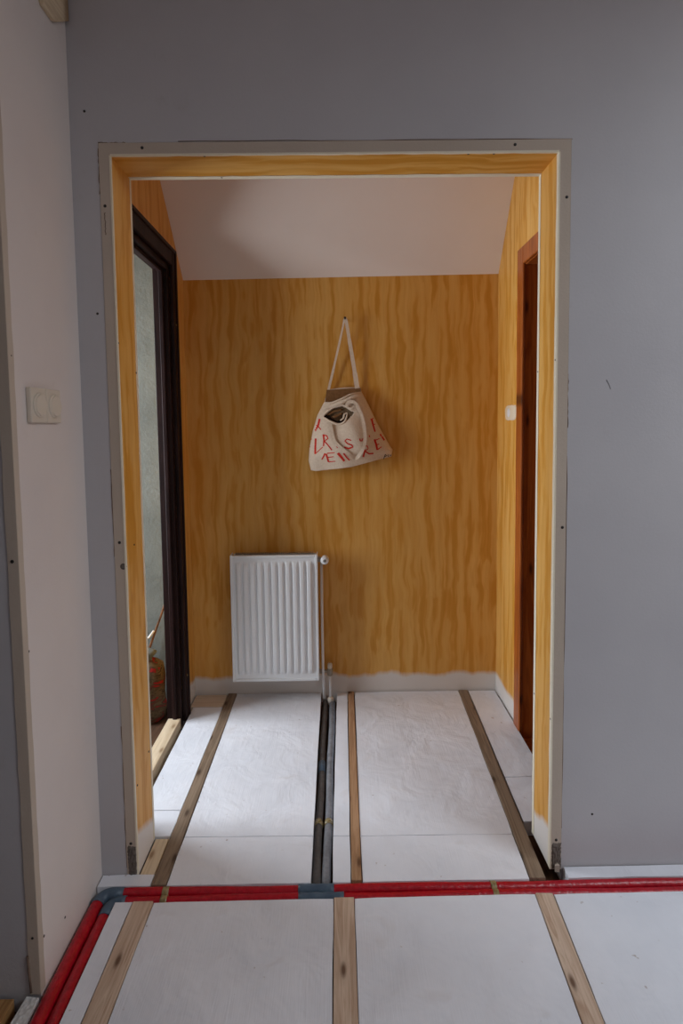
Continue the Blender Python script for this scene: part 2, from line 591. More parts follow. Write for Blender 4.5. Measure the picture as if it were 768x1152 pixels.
crack(t2, [(WL - .0255, YC - .002, 0.09), (WL - .0235, YC - .003, 0.05), (WL - .0215, YC - .002, -.0)], 0.003)
MB().box(-2.4, -0.80, -1.30, -1.22, ZF, CH).build('wall_dark_room_near', 'grey_paint')
tag(bpy.data.objects['wall_dark_room_near'], 'wall inside the unlit side room', kind='structure')
o = MB().box(-2.4, -0.80, YC, YC + .08, ZF, CH).build('wall_dark_room_far', 'grey_paint'); tag(o, 'grey wall inside the unlit room past the left corner', kind='structure')
o = MB().box(-2.48, -2.4, -1.30, YC + .08, ZF, CH).build('wall_dark_room_end', 'grey_paint'); tag(o, 'end wall of the unlit side room', kind='structure')

# hall side walls and back wall
DY0, DY1, DZ = 0.205, 0.930, 2.015          # left doorway opening (inside the frame lining recess)
w = MB()
w.box(-0.772, HL, T, DY0, ZF, CH, 0)
w.box(-0.772, HL, DY1, YB, ZF, CH, 0)
w.box(-0.772, HL, DY0, DY1, DZ, CH, 0)
wall_hl = tag(w.build('wall_hall_left', 'yellow_wall'), 'ochre glazed left hall wall with dark door frame', kind='structure')
EY0, EY1, EZ = 0.20, 0.800, 1.985
w = MB()
w.box(HR, 0.87, T, EY0, ZF, CH)
w.box(HR, 0.87, EY1, YB, ZF, CH)
w.box(HR, 0.87, EY0, EY1, EZ, CH)
wall_hr = tag(w.build('wall_hall_right', 'yellow_wall'), 'ochre glazed right hall wall with pine door frame', kind='structure')
o = MB().box(-0.772, 0.87, YB, YB + .12, ZF, CH).build('wall_back', 'yellow_wall')
tag(o, 'ochre glazed back wall behind the radiator and the bag', kind='structure')
# sloping ceiling (old plaster, slightly twisted) then flat
vs, fs = [], []
nx, ny = 8, 10
for j in range(ny + 1):
    for i in range(nx + 1):
        f = i / nx
        x = HL - .0 + (HR - HL) * f
        z0 = 2.004 + 0.015 * f
        sl = 1.0 + 0.42 * f
        zz = z0 + (CH - z0) * j / ny
        y = YB + .0 - (zz - z0) / sl
        vs.append((x, y, zz))
n0 = len(vs)
vs += [(p[0], p[1] + .05, p[2] + .05) for p in vs]
for j in range(ny):
    for i in range(nx):
        k = j * (nx + 1) + i
        fs.append((k, k + 1, k + nx + 2, k + nx + 1))
        fs.append((n0 + k, n0 + k + nx + 1, n0 + k + nx + 2, n0 + k + 1))
mb = MB().add(vs, fs, 0, True)
o = mb.build('ceiling_slope', 'ceiling_paint')
tag(o, 'sloping pinkish white ceiling of the small hall', kind='structure')
SX0, SX1, SKY0, SKY1 = 1.6, 3.1, -2.1, -.8
w = MB()
w.box(-2.9, SX0, -3.7, 1.5, CH, CH + .1); w.box(SX1, 4.8, -3.7, 1.5, CH, CH + .1)
w.box(SX0, SX1, -3.7, SKY0, CH, CH + .1); w.box(SX0, SX1, SKY1, 1.5, CH, CH + .1)
o = w.build('ceiling', 'ceiling_paint'); tag(o, 'white ceiling above the frame', kind='structure')

# left side room behind the dark frame
o = MB().box(-2.0, -0.772, YB + .012, YB + .13, ZF, CH).build('wall_side_room_back', 'grey_render'); tag(o, 'rough grey rendered wall seen through the dark door frame', kind='structure')
o = MB().box(-2.0, -0.80, -0.2, -0.12, ZF, CH).build('wall_side_room_front', 'grey_render'); tag(o, 'grey rendered wall of the side room', kind='structure')
w = MB()
w.box(-2.00, -1.90, -0.12, 0.08, ZF, CH); w.box(-2.00, -1.90, 1.08, YB + .012, ZF, CH)
w.box(-2.00, -1.90, 0.08, 1.08, ZF, 0.45); w.box(-2.00, -1.90, 0.08, 1.08, 2.05, CH)
o = w.build('wall_side_room_window', 'bare_plaster'); tag(o, 'window wall of the side room', kind='structure')
def window(name, x0, x1, y0, y1, z0, z1, along):
    r = thing(name, (x0, y0, z0), 'white window frame', kind='structure')
    r.location = (0, 0, 0)
    b = .05
    if along == 'Y':
        for q in ((y0, y0 + b, z0, z1), (y1 - b, y1, z0, z1), (y0 + b, y1 - b, z0, z0 + b), (y0 + b, y1 - b, z1 - b, z1), ((y0 + y1) / 2 - .03, (y0 + y1) / 2 + .03, z0 + b, z1 - b)):
            MB().box(x0, x1, *q).build('window_frame', 'white_lacquer', r, bevel=.004)
    else:
        for q in ((x0, x0 + b, z0, z1), (x1 - b, x1, z0, z1), (x0 + b, x1 - b, z0, z0 + b), (x0 + b, x1 - b, z1 - b, z1), ((x0 + x1) / 2 - .03, (x0 + x1) / 2 + .03, z0 + b, z1 - b)):
            MB().box(q[0], q[1], y0, y1, q[2], q[3]).build('window_frame', 'white_lacquer', r, bevel=.004)
window('window_1', -1.98, -1.92, 0.08, 1.08, 0.45, 2.05, 'Y')

# right side room behind the pine frame
for nm, b in (('wall_pine_room_back', (0.87, 2.2, YB, YB + .1)), ('wall_pine_room_end', (2.1, 2.2, T, YB))):
    o = MB().box(*b, ZF, CH).build(nm, 'warm_paint'); tag(o, 'unlit wall of the room behind the pine frame', kind='structure')

# outer shell of the front room
o = MB().box(4.5, 4.6, -3.6, 0, ZF, CH).build('wall_right', 'warm_paint'); tag(o, 'wall on the right of the front room', kind='structure')
o = MB().box(-.80, 4.6, -3.6, -3.5, ZF, CH).build('wall_rear', 'warm_paint'); tag(o, 'rear wall of the front room', kind='structure')
r = thing('window_2', (0, 0, 0), 'white frame of the roof window in the ceiling', kind='structure')
for q in ((SX0, SX0 + .05, SKY0, SKY1), (SX1 - .05, SX1, SKY0, SKY1), (SX0 + .05, SX1 - .05, SKY0, SKY0 + .05), (SX0 + .05, SX1 - .05, SKY1 - .05, SKY1)):
    MB().box(*q, CH + .005, CH + .035).build('window_frame', 'white_lacquer', r, bevel=.004)

# ------------------------------------------------------------------ dark door frame (left)
d1 = thing('door_1', (0, 0, 0), 'dark brown stained door frame in the ochre left wall', kind='structure')
PX = HL + .018                                   # casing stands 18 mm proud
M1 = 'dark_frame_wood'
MB().box(HL, PX, DY1 - .006, .976, -0.012, 2.078).build('casing', M1, d1, bevel=.004)
MB().box(HL, PX, DY0 - .045, DY0 + .006, -0.012, 2.078).build('casing', M1, d1, bevel=.004)
MB().box(HL, PX, DY0 + .006, DY1 - .006, 2.009, 2.078).build('casing', M1, d1, bevel=.004)
MB().box(HL, PX + .006, DY1 + .030, .978, -0.012, 2.081).build('casing_moulding', M1, d1, bevel=.003)
MB().box(HL, PX + .006, DY0 + .006, DY1 + .030, 2.064, 2.081).build('casing_moulding', M1, d1, bevel=.003)
JX0 = -0.775
MB().box(JX0, HL - .0005, DY1 - .028, DY1, -0.03, DZ).build('door_jamb', M1, d1, bevel=.002)
MB().box(JX0, HL - .0005, DY0, DY0 + .028, -0.03, DZ).build('door_jamb', M1, d1, bevel=.002)
MB().box(JX0, HL - .0005, DY0 + .028, DY1 - .028, DZ - .028, DZ).build('head_jamb', M1, d1, bevel=.002)
MB().box(-0.748, HL - .018, DY1 - .042, DY1 - .028, -0.03, DZ - .028).build('door_stop', M1, d1, bevel=.003)
MB().box(-0.748, HL - .018, DY0 + .028, DY1 - .042, DZ - .042, DZ - .028).build('door_stop', M1, d1, bevel=.003)
for z in (1.76, 0.19):
    MB().lathe([(.004, -.001), (.004, .002), (.002, .003)], (PX, 0.953, z), 10, 0, 'X').build('nail', 'clear_tape', d1)

# ------------------------------------------------------------------ pine door frame (right)
d2 = thing('door_2', (0, 0, 0), 'orange varnished pine door frame in the ochre right wall', kind='structure')
M2 = 'red_pine'
QX = HR - .012
MB().box(QX, HR, EY1 - .034, EY1 + .040, -0.006, 2.030).build('casing', M2, d2, bevel=.004)
MB().box(QX, HR, EY0 - .038, EY0 + .030, -0.006, 2.030).build('casing', M2, d2, bevel=.004)
MB().box(QX, HR, EY0 + .030, EY1 - .034, 1.958, 2.030).build('casing', M2, d2, bevel=.004)
MB().box(HR + .0005, 0.876, EY1 - .030, EY1, -0.045, EZ).build('door_jamb', M2, d2, bevel=.002)
MB().box(HR + .0005, 0.876, EY0, EY0 + .030, -0.045, EZ).build('door_jamb', M2, d2, bevel=.002)
MB().box(HR + .0005, 0.876, EY0 + .03, EY1 - .03, EZ - .03, EZ).build('head_jamb', M2, d2, bevel=.002)
MB().box(0.83, 0.866, EY1 - .046, EY1 - .030, -0.045, EZ - .03).build('door_stop', M2, d2, bevel=.003)
MB().box(HR + .0005, 0.876, EY0 + .031, EY1 - .031, ZF, -0.03).build('sill_board', M2, d2, bevel=.002)

# ------------------------------------------------------------------ foam insulation boards and strips
def foam_board(name, poly, label, group, z1=0.0, mat='foam_board', cat='insulation board', z0=ZF, bev=.0015):
    cx = sum(p[0] for p in poly) / len(poly)
    cy = sum(p[1] for p in poly) / len(poly)
    # slightly uneven cut edges
    rr = random.Random(hash(label) % 1000 if False else len(label) * 7 + int(abs(cx) * 1000))
    out = []
    n = len(poly)
    for k in range(n):
        a, b = poly[k], poly[(k + 1) % n]
        L = math.hypot(b[0] - a[0], b[1] - a[1])
        st = max(1, int(L / .06))
        for q in range(st):
            f = q / st
            j = 0 if q == 0 else .0009
            out.append((a[0] + (b[0] - a[0]) * f + rr.uniform(-j, j) - cx, a[1] + (b[1] - a[1]) * f + rr.uniform(-j, j) - cy))
    o = MB().prism(out, z0, z1, 0, bev).build(name, mat, None, (cx, cy, 0))
    return tag(o, label, cat, group)

def rect(x0, x1, y0, y1):
    return [(x0, y0), (x1, y0), (x1, y1), (x0, y1)]

GF = 'white foam boards in the front room'
GH = 'white foam boards in the small hall'
YE = -0.103
foam_board('foam_strip', [(-.629, -1.103), (-.5855, -1.103), (-.5835, YE), (-.632, YE)], 'narrow white foam strip between the red pipes and the left front batten', GF)
foam_board('foam_board', [(-.5205, -1.103), (-.029, -1.103), (-.0255, YE - .001), (-.5235, YE - .004)], 'white foam board between the left and middle front battens', GF)
foam_board('foam_board', [(.033, -1.103), (.487, -1.103), (.538, YE + .002), (.0335, YE - .002)], 'white foam board between the middle and right front battens', GF)
foam_board('foam_board', [(.5395, -1.103), (1.09, -1.103), (1.09, YE), (.5905, YE)], 'white foam board right of the right front batten', GF)
foam_board('foam_board', rect(1.093, 1.6, -1.103, YE), 'white foam board at the far right, mostly outside the picture', GF)
foam_board('foam_board', rect(-.62, -.03, -2.1, -1.106), 'white foam board behind the camera on the left', GF)
foam_board('foam_board', rect(-.027, .48, -2.1, -1.106), 'white foam board behind the camera in the middle', GF)
foam_board('foam_board', rect(.483, 1.09, -2.1, -1.106), 'white foam board behind the camera on the right', GF)
foam_board('foam_board', rect(1.093, 1.6, -2.1, -1.106), 'white foam board behind the camera at far right', GF)
foam_board('foam_strip', rect(.655, 1.6, -.0455, -.003), 'long white strip along the foot of the grey wall right of the opening', None, 0.0)
foam_board('foam_strip', rect(-.705, -.553, -.0465, -.003), 'short white strip at the foot of the wall left of the opening', None, 0.0)
foam_board('foam_board', [(-.506, -.0465), (-.0915, -.0465), (-.0915, .1465), (-.506, .1505)], 'small white foam board at the hall threshold left of the grey pipes', GH)
foam_board('foam_board', [(-.506, .153), (-.0915, .149), (-.093, 1.160), (-.506, 1.162)], 'large white foam board below the radiator, left of the grey pipes', GH)
foam_board('foam_strip', [(-.0275, -.0465), (.0240, -.0465), (.0255, .144), (-.0275, .1445)], 'short white foam strip between grey pipes and hall batten at the threshold', GH)
foam_board('foam_strip', [(-.0275, .147), (.0255, .1465), (.036, 1.160), (-.015, 1.160)], 'long white foam strip between the grey pipes and the middle hall batten', GH)
foam_board('foam_board', [(.0585, -.0465), (.5405, -.0465), (.5475, .139), (.0595, .1425)], 'small white foam board at the hall threshold right of the middle batten', GH)
foam_board('foam_board', [(.0595, .145), (.548, .1415), (.584, 1.160), (.073, 1.160)], 'large white foam board right of the middle hall batten', GH)
foam_board('foam_strip', [(.6025, .20), (.762, .20), (.762, .443), (.6105, .443)], 'short white foam strip by the pine frame at the right hall wall', GH)
foam_board('foam_strip', [(.611, .446), (.762, .446), (.764, 1.158), (.634, 1.158)], 'long white foam strip along the right hall wall up to the corner', GH)
foam_board('foam_strip', rect(-.690, -.5525, .288, 1.030), 'white foam strip beside the dark frame at the left hall wall', GH)
foam_board('foam_strip', rect(-.690, -.5525, .158, .285), 'small white foam offcut behind the left jamb of the opening', GH)

# ------------------------------------------------------------------ wooden battens and planks
def batten(name, p0, p1, width, label, mat, group=None, z1=.003, z0=ZF, cat='batten'):
    a, b = Vector(p0), Vector(p1)
    L = (b - a).length
    h = width / 2
    o = MB().box(-h, h, 0, L, z0, z1).build(name, mat, None, (a.x, a.y, 0), bevel=.0018)
    o.rotation_euler = (0, 0, math.atan2(b.y - a.y, b.x - a.x) - PI / 2)
    return tag(o, label, cat, group)
GB = 'wooden battens set between the floor boards'
batten('batten', (-.5525, -1.104), (-.5535, -.1045), .056, 'knotty wooden batten at front left beside the narrow foam strip', 'raw_pine', GB)
batten('batten', (.002, -1.104), (.004, -.1035), .0555, 'wooden batten in the middle foreground running to the red pipes', 'raw_pine', GB)
batten('batten', (.5135, -1.10), (.5635, -.1015), .047, 'wooden batten at front right leaning towards the opening', 'raw_pine', GB)
batten('batten', (-.5295, -.0465), (-.529, 1.164), .042, 'grey brown wooden batten along the left side of the hall', 'aged_batten', GB)
batten('batten', (.0414, -.043), (.0545, 1.164), .029, 'reddish narrow wooden batten in the middle of the hall floor', 'fresh_batten', GB)
batten('batten', (.5656, -.0465), (.608, 1.164), .044, 'grey brown wooden batten along the right side of the hall', 'aged_batten', GB)
o = MB().box(-.770, -.7145, .235, .900, ZF + .0005, .014).build('threshold_board', 'pale_plank', None, (0, 0, 0), bevel=.002)
tag(o, 'pale wooden threshold board lying inside the dark door frame', 'plank')
o = MB().box(-.076, .076, -.06, .06, ZF, -.001).build('plank_offcut', 'pale_plank_x', None, (-.630, 1.098, 0), bevel=.002)
tag(o, 'pale wood offcut on the floor in the far left hall corner', 'plank')
o = MB().box(-.022, .022, -.076, .076, ZF, -.004).build('plank_offcut', 'pale_plank', None, (-.5765, .076, 0), bevel=.002)
tag(o, 'pale wood offcut tucked beside the left foot of the opening', 'plank')
o = MB().box(-.03, .03, 0, .66, ZF, -.006).build('floor_plank', 'orange_plank', None, (-.796, -1.03, 0), bevel=.002)
tag(o, 'orange brown floor plank at the foot of the left doorway', 'plank')
rr = random.Random(3)
poly = [(-.762, -1.1), (-.7085, -1.1), (-.7085, -.37), (-.74, -.366)]
o = foam_board('foam_scrap', poly, 'crumbly grey white foam strip at the left doorway beside the red pipes', None, -.004, 'crumbled_foam', 'foam strip')

# wooden block on the wall near the ceiling
mb = MB()
prof = [(-.150, CH - .002), (-.150, 2.352), (-.140, 2.342), (-.088, 2.342), (-.070, 2.350), (-.004, 2.395), (-.004, CH - .002)]
n = len(prof)
vs = [(WL + .0005, y, z) for y, z in prof] + [(WL + .012, y, z) for y, z in prof]
fs = [tuple(range(n)), tuple(range(2 * n - 1, n - 1, -1))] + [(k, k + n, (k + 1) % n + n, (k + 1) % n) for k in range(n)]
mb.add(vs, fs)
o = mb.build('beam_end', 'pale_plank', None, bevel=.0015)
tag(o, 'small pale wooden block high in the left corner of the front room', 'beam')

# ------------------------------------------------------------------ red sleeved pipes
def arc(c, r, a0, a1, n, z):
    return [(c[0] + r * math.cos(a0 + (a1 - a0) * i / n), c[1] + r * math.sin(a0 + (a1 - a0) * i / n), z) for i in range(n + 1)]

def red_pipe(yf, xl, zf, zl, rf, rl, bend, label, tapes, clips, ctape):
    cx, cy = xl + bend, yf - bend
    path, rad = [], []
    x = 2.4
    while x > cx + .02:
        wob = .0012 * math.sin(x * 9 + yf * 100)
        path.append((x, yf + wob * .6, zf + wob)); rad.append(rf * (1 + .02 * math.sin(x * 31)))
        x -= .04
    nb = 10
    bendpts = arc((cx, cy), bend, PI / 2, PI, nb, zf)
    for i, p in enumerate(bendpts):
        f = i / nb
        path.append((p[0], p[1], zf + (zl - zf) * f)); rad.append(rf + (rl - rf) * f)
    y = cy - .03
    while y > -2.3:
        path.append((xl + .0015 * math.sin(y * 8), y, zl + .001 * math.sin(y * 11))); rad.append(rl * (1 + .02 * math.sin(y * 27)))
        y -= .04
    root = thing('red_pipe', (cx, yf, zf - rf), label, 'pipe', 'red sleeved heating pipes')
    def loc(ps):
        return [(p[0] - cx, p[1] - yf, p[2] - (zf - rf)) for p in ps]
    MB().tube(loc(path), rad, 16).build('sleeve', 'red_sleeve', root)
    for x0, x1 in tapes:
        n = 10
        ps = [(x0 + (x1 - x0) * i / n, yf, zf) for i in range(n + 1)]
        MB().tube(loc(ps), [rf + .0016 + .0006 * math.sin(i * 2.1) for i in range(n + 1)], 16).build('tape_wrap', 'duct_tape', root)
    for x0, x1 in clips:
        ps = [(x0 + (x1 - x0) * i / 4, yf, zf) for i in range(5)]
        MB().tube(loc(ps), rf + .0018, 16).build('clear_tape_wrap', 'clear_tape', root)
    # corner tape
    ps = [(cx + ctape[0], yf, zf)] + [(p[0], p[1], zf + (zl - zf) * i / nb) for i, p in enumerate(bendpts)] + [(xl, cy - ctape[1], zl)]
    MB().tube(loc(ps), [rf + .0018] + [rf + (rl - rf) * i / nb + .002 for i in range(nb + 1)] + [rl + .0018], 16).build('tape_wrap', 'duct_tape', root)
    return root

RF, RLR = .0138, .0178
red_pipe(-.0612, -.6870, -.0105, -.0180, RF, RLR, .030, 'red sleeved pipe running nearer the walls, the rear of the pair',
         [(-.126, -.024)], [(-.512, -.494), (.424, .440)], (.035, .004))
red_pipe(-.0889, -.6495, -.0130, -.0190, RF, RLR, .030, 'red sleeved pipe nearer the camera, the front of the pair',
         [(-.124, .004)], [(-.510, -.492), (.424, .440)], (.012, .02))

# ------------------------------------------------------------------ grey insulated pipes in the hall floor
def grey_pipe(x0, x1, r, y1, label, mat, bands):
    root = thing('grey_pipe', (x0, -.045, ZF), label, 'pipe', 'grey insulated heating pipes in the hall floor')
    z = -.024
    path = []
    n = 26
    for i in range(n + 1):
        f = i / n
        y = -.042 + (y1 - .02 + .042) * f
        path.append((x0 + (x1 - x0) * f + .0016 * math.sin(f * 13 + x0 * 50) - x0, y + .045, z - ZF))
    MB().tube(path, [r * (1 + .03 * math.sin(i * 1.7)) for i in range(n + 1)], 14).build('sleeve', mat, root)
    for y, hw, mt in bands:
        f = (y + .042) / (y1 + .022)
        xx = (x1 - x0) * f + .0016 * math.sin(f * 13 + x0 * 50)
        MB().tube([(xx, y - hw + .045, z - ZF), (xx, y + .045, z - ZF), (xx, y + hw + .045, z - ZF)], r + .0018, 14).build('tape_wrap', mt, root)
    return root
grey_pipe(-.0765, -.0720, .0125, 1.135, 'left of the two grey insulated pipes leading to the radiator', 'dark_sleeve', [(.56, .035, 'duct_tape'), (.235, .012, 'clear_tape')])
grey_pipe(-.0465, -.0370, .0135, 1.120, 'right of the two grey insulated pipes leading to the radiator', 'grey_sleeve', [(.235, .012, 'clear_tape')])

# ------------------------------------------------------------------ radiator
RX0, RX1, RZ0, RZ1 = -.509, -.097, .102, .722
RYF, RYB = 1.068, 1.138
rad = thing('radiator', ((RX0 + RX1) / 2, RYB, RZ0), 'white ribbed panel radiator hanging on the ochre back wall', 'radiator')
W, HH, DP = RX1 - RX0, RZ1 - RZ0, RYB - RYF
def rp(mb, name, mat, bevel=0, parent=None, seg=2):
    return mb.build(name, mat, parent or rad, bevel=bevel, seg=seg)
# fluted front panel: height field with 11 pressed ribs
bx0, bx1, bz0, bz1 = -W / 2 + .012, W / 2 - .012, .012, HH - .022
NR = 11
nxs, nzs = 132, 40
vs, fs = [], []
def sstep(a, b, x):
    t = min(1, max(0, (x - a) / (b - a)))
    return t * t * (3 - 2 * t)
ribx0, ribx1 = bx0 + .012, bx1 - .012
for j in range(nzs + 1):
    fz = j / nzs
    # cluster rows at the rib ends
    zz = bz0 + (bz1 - bz0) * (0.5 - 0.5 * math.cos(PI * fz))
    for i in range(nxs + 1):
        xx = bx0 + (bx1 - bx0) * i / nxs
        d = 0
        if ribx0 < xx < ribx1:
            ph = (xx - ribx0) / (ribx1 - ribx0) * NR
            g = ph - math.floor(ph)
            prof_ = sstep(.06, .24, g) * (1 - sstep(.72, .94, g))
            endf = sstep(bz0 + .022, bz0 + .040, zz) * (1 - sstep(bz1 - .040, bz1 - .022, zz))
            d = prof_ * endf * .012
        edge = min(xx - bx0, bx1 - xx, zz - bz0, bz1 - zz)
        vs.append((xx, -DP + .006 - d - .0005 * sstep(0, .006, edge), zz))
for j in range(nzs):
    for i in range(nxs):
        k = j * (nxs + 1) + i
        fs.append((k, k + 1, k + nxs + 2, k + nxs + 1))
fp = rp(MB().add(vs, fs, 0, True), 'ribbed_panel', 'white_lacquer')
# raised rim round the panel
rp(MB().box(-W / 2, bx0 + .001, -DP, -DP + .02, 0, HH - .010), 'panel_rim', 'white_lacquer', .003)
rp(MB().box(bx1 - .001, W / 2, -DP, -DP + .02, 0, HH - .010), 'panel_rim', 'white_lacquer', .003)
rp(MB().box(bx0 + .001, bx1 - .001, -DP, -DP + .02, 0, bz0 + .001), 'panel_rim', 'white_lacquer', .003)
rp(MB().box(bx0 + .001, bx1 - .001, -DP, -DP + .02, bz1 - .001, HH - .012), 'panel_rim', 'white_lacquer', .003)
# side covers, back panel, top grille with bars
for s in (-1, 1):
    x = s * (W / 2 - .003)
    rp(MB().box(x - .0025, x + .0025, -DP + .0205, -.004, .012, HH - .010), 'side_cover', 'white_lacquer', .0012)
rp(MB().box(-W / 2 + .008, W / 2 - .008, -.014, -.004, .02, HH - .015), 'back_panel', 'white_lacquer', .003)
gr = rp(MB().box(-W / 2 + .02, W / 2 - .02, -DP + .0215, -.0150, HH - .06, HH - .052), 'top_grille', 'fin_grey')
for k in range(40):
    x = -W / 2 + .024 + (W - .048) * k / 39
    rp(MB().box(x - .0012, x + .0012, -DP + .0215, -.0150, HH - .0519, HH - .006), 'grille_bar', 'fin_grey', 0, gr)
# hidden wall brackets
for x in (-.12, .12):
    rp(MB().box(x - .02, x + .02, -.004, YB - RYB - .0005, .08, HH - .08), 'wall_bracket', 'white_lacquer', .002)
# thermostat valve, top right
vx = W / 2 + .033
vz = .683 - RZ0
vy = 1.10 - RYB
val = rp(MB().tube([(W / 2 - .003, vy, vz), (vx - .004, vy, vz)], .0085, 14).lathe([(.014, -.003), (.014, .006), (.010, .008)], (W / 2 + .004, vy, vz), 8, 0, 'X'), 'valve_body', 'metal')
rp(MB().lathe([(.012, -.012), (.0175, -.010), (.0195, .004), (.0195, .030), (.0175, .037), (.009, .040)], (vx, vy, vz), 22, 0, 'Y'), 'thermostat_knob', 'white_lacquer', 0, val)
rp(MB().lathe([(.007, .0395), (.007, .0415), (.003, .042)], (vx, vy, vz), 16, 0, 'Y'), 'knob_cap', 'fin_grey', 0, val)
# thin riser beside the radiator from the knob down into the floor
rp(MB().tube([(W / 2 + .017, vy + .012, vz), (W / 2 + .016, vy + .014, .3), (W / 2 + .017, vy + .010, .05), (W / 2 + .022, vy + .008, -.105)], .0065, 12), 'riser_pipe', 'white_lacquer')
# lockshield valve bottom right and its pipe
lx, ly, lz = W / 2 + .050, 1.118 - RYB, .128 - RZ0
lv = rp(MB().tube([(W / 2 - .003, ly, lz), (lx, ly, lz)], .0075, 12).lathe([(.013, -.02), (.0135, -.012), (.0135, .012), (.011, .016)], (lx, ly, lz), 14).lathe([(.012, -.003), (.012, .008), (.009, .010)], (W / 2 + .002, ly, lz), 8, 0, 'X'), 'lockshield_valve', 'metal')
rp(MB().lathe([(.0115, .014), (.0115, .036), (.008, .041)], (lx, ly, lz), 16), 'valve_cap', 'switch_plastic', 0, lv)
rp(MB().tube([(lx, ly, lz - .018), (lx + .001, ly, lz - .06), (lx + .002, ly - .004, -.125)], .0070, 12), 'flow_pipe', 'white_lacquer')
rp(MB().lathe([(.0135, -.018), (.0145, -.012), (.0145, .010), (.011, .015)], (lx + .002, ly - .012, -.115), 14), 'pipe_collar', 'switch_plastic')

# ------------------------------------------------------------------ hook and canvas bag
HXB, HZB = .046, 1.806
hook = thing('wall_hook', (HXB, YB, HZB), 'small dark nail in the back wall holding the canvas bag', 'hook')
MB().tube([(0, .0, 0), (0, -.035, .002), (0, -.060, .006)], .0028, 10).build('nail_shank', 'dark_metal', hook)
MB().lathe([(.0055, -.002), (.0055, .001), (.003, .002)], (0, -.060, .006), 12, 0, 'Y').build('nail_head', 'dark_metal', hook)

BX, BZ = .05, 1.10
bag = thing('canvas_bag', (BX, YB, BZ), 'cream canvas tote bag with red lettering hanging from the nail', 'bag')
def D(X, Y):
    """drawing grid of the bag front -> local metres"""
    return (-.163 + X * .000574 - BX, 1.559 - Y * .000569 - BZ)

def interp(pts, t):
    # pts: [(t, value...)]
    for a, b in zip(pts, pts[1:]):
        if t <= b[0]:
            f = (t - a[0]) / (b[0] - a[0]) if b[0] > a[0] else 0
            f = max(0, min(1, f))
            return [a[k] + (b[k] - a[k]) * f for k in range(1, len(a))]
    return list(pts[-1][1:])

left_edge = [(0, 186, 232), (.25, 128, 340), (.5, 88, 470), (.75, 58, 610), (.92, 48, 720), (1, 66, 800)]
right_edge = [(0, 492, 150), (.2, 545, 250), (.45, 615, 400), (.7, 690, 540), (.9, 748, 640), (1, 738, 692)]
rim = [(0, 186, 232), (.15, 240, 236), (.45, 330, 203), (.7, 410, 165), (1, 492, 150)]
bot = [(0, 66, 800), (.08, 110, 806), (.5, 400, 772), (.85, 640, 712), (1, 738, 692)]
def coons(s, t):
    L, Rr, Tt, Bb = interp(left_edge, t), interp(right_edge, t), interp(rim, s), interp(bot, s)
    c00, c10, c01, c11 = left_edge[0][1:], right_edge[0][1:], left_edge[-1][1:], right_edge[-1][1:]
    out = []
    for k in (0, 1):
        v = (1 - s) * L[k] + s * Rr[k] + (1 - t) * Tt[k] + t * Bb[k]
        v -= (1 - s) * (1 - t) * c00[k] + s * (1 - t) * c10[k] + (1 - s) * t * c01[k] + s * t * c11[k]
        out.append(v)
    return out

def bag_depth(s, t):
    edge = (4 * s * (1 - s)) ** .55
    bulge = (.028 + .052 * sstep(0, .75, t) * (1 - .55 * sstep(.8, 1, t)))
    wr = .0045 * math.sin(9 * s + 3.2 * t) * sstep(0, .3, t) + .003 * math.sin(17 * s - 6 * t + 1) * edge
    return -.018 - bulge * edge - wr * edge
hole = [(178, 352), (255, 292), (335, 270), (428, 325), (398, 365), (362, 392), (318, 416), (262, 402), (215, 376)]
def inside(p, poly):
    c = False
    n = len(poly)
    for i in range(n):
        a, b = poly[i], poly[i - 1]
        if (a[1] > p[1]) != (b[1] > p[1]) and p[0] < (b[0] - a[0]) * (p[1] - a[1]) / (b[1] - a[1]) + a[0]:
            c = not c
    return c
# front sheet, with the slumped mouth left open
NS, NT_ = 72, 84
vs, fs, cen = [], [], {}
for j in range(NT_ + 1):
    for i in range(NS + 1):
        s, t = i / NS, j / NT_
        X, Y = coons(s, t)
        x, z = D(X, Y)
        vs.append((x, bag_depth(s, t), z))
        cen[(i, j)] = (X, Y)
def surf(X, Y, off=0.0008):
    """point on the front sheet at drawing position X, Y"""
    best, bd = None, 1e9
    for (i, j), (a, b) in cen.items():
        d = (a - X) ** 2 + (b - Y) ** 2
        if d < bd:
            bd, best = d, (i, j)
    i, j = best
    # refine by inverse distance over neighbours
    wsum, ysum = 0, 0
    for di in (-1, 0, 1):
        for dj in (-1, 0, 1):
            q = (i + di, j + dj)
            if q in cen:
                dd = (cen[q][0] - X) ** 2 + (cen[q][1] - Y) ** 2 + .5
                wsum += 1 / dd
                ysum += vs[q[1] * (NS + 1) + q[0]][1] / dd
    x, z = D(X, Y)
    return (x, ysum / wsum - off, z)
for j in range(NT_):
    for i in range(NS):
        k = j * (NS + 1) + i
        a, b = cen[(i, j)], cen[(i + 1, j + 1)]
        if inside(((a[0] + b[0]) / 2, (a[1] + b[1]) / 2), hole):
            continue
        fs.append((k, k + NS + 1, k + NS + 2, k + 1))
front = MB().add(vs, fs, 0, True).build('front_panel', 'canvas', bag)
md = front.modifiers.new('thickness', 'SOLIDIFY'); md.thickness = .0016; md.offset = 0
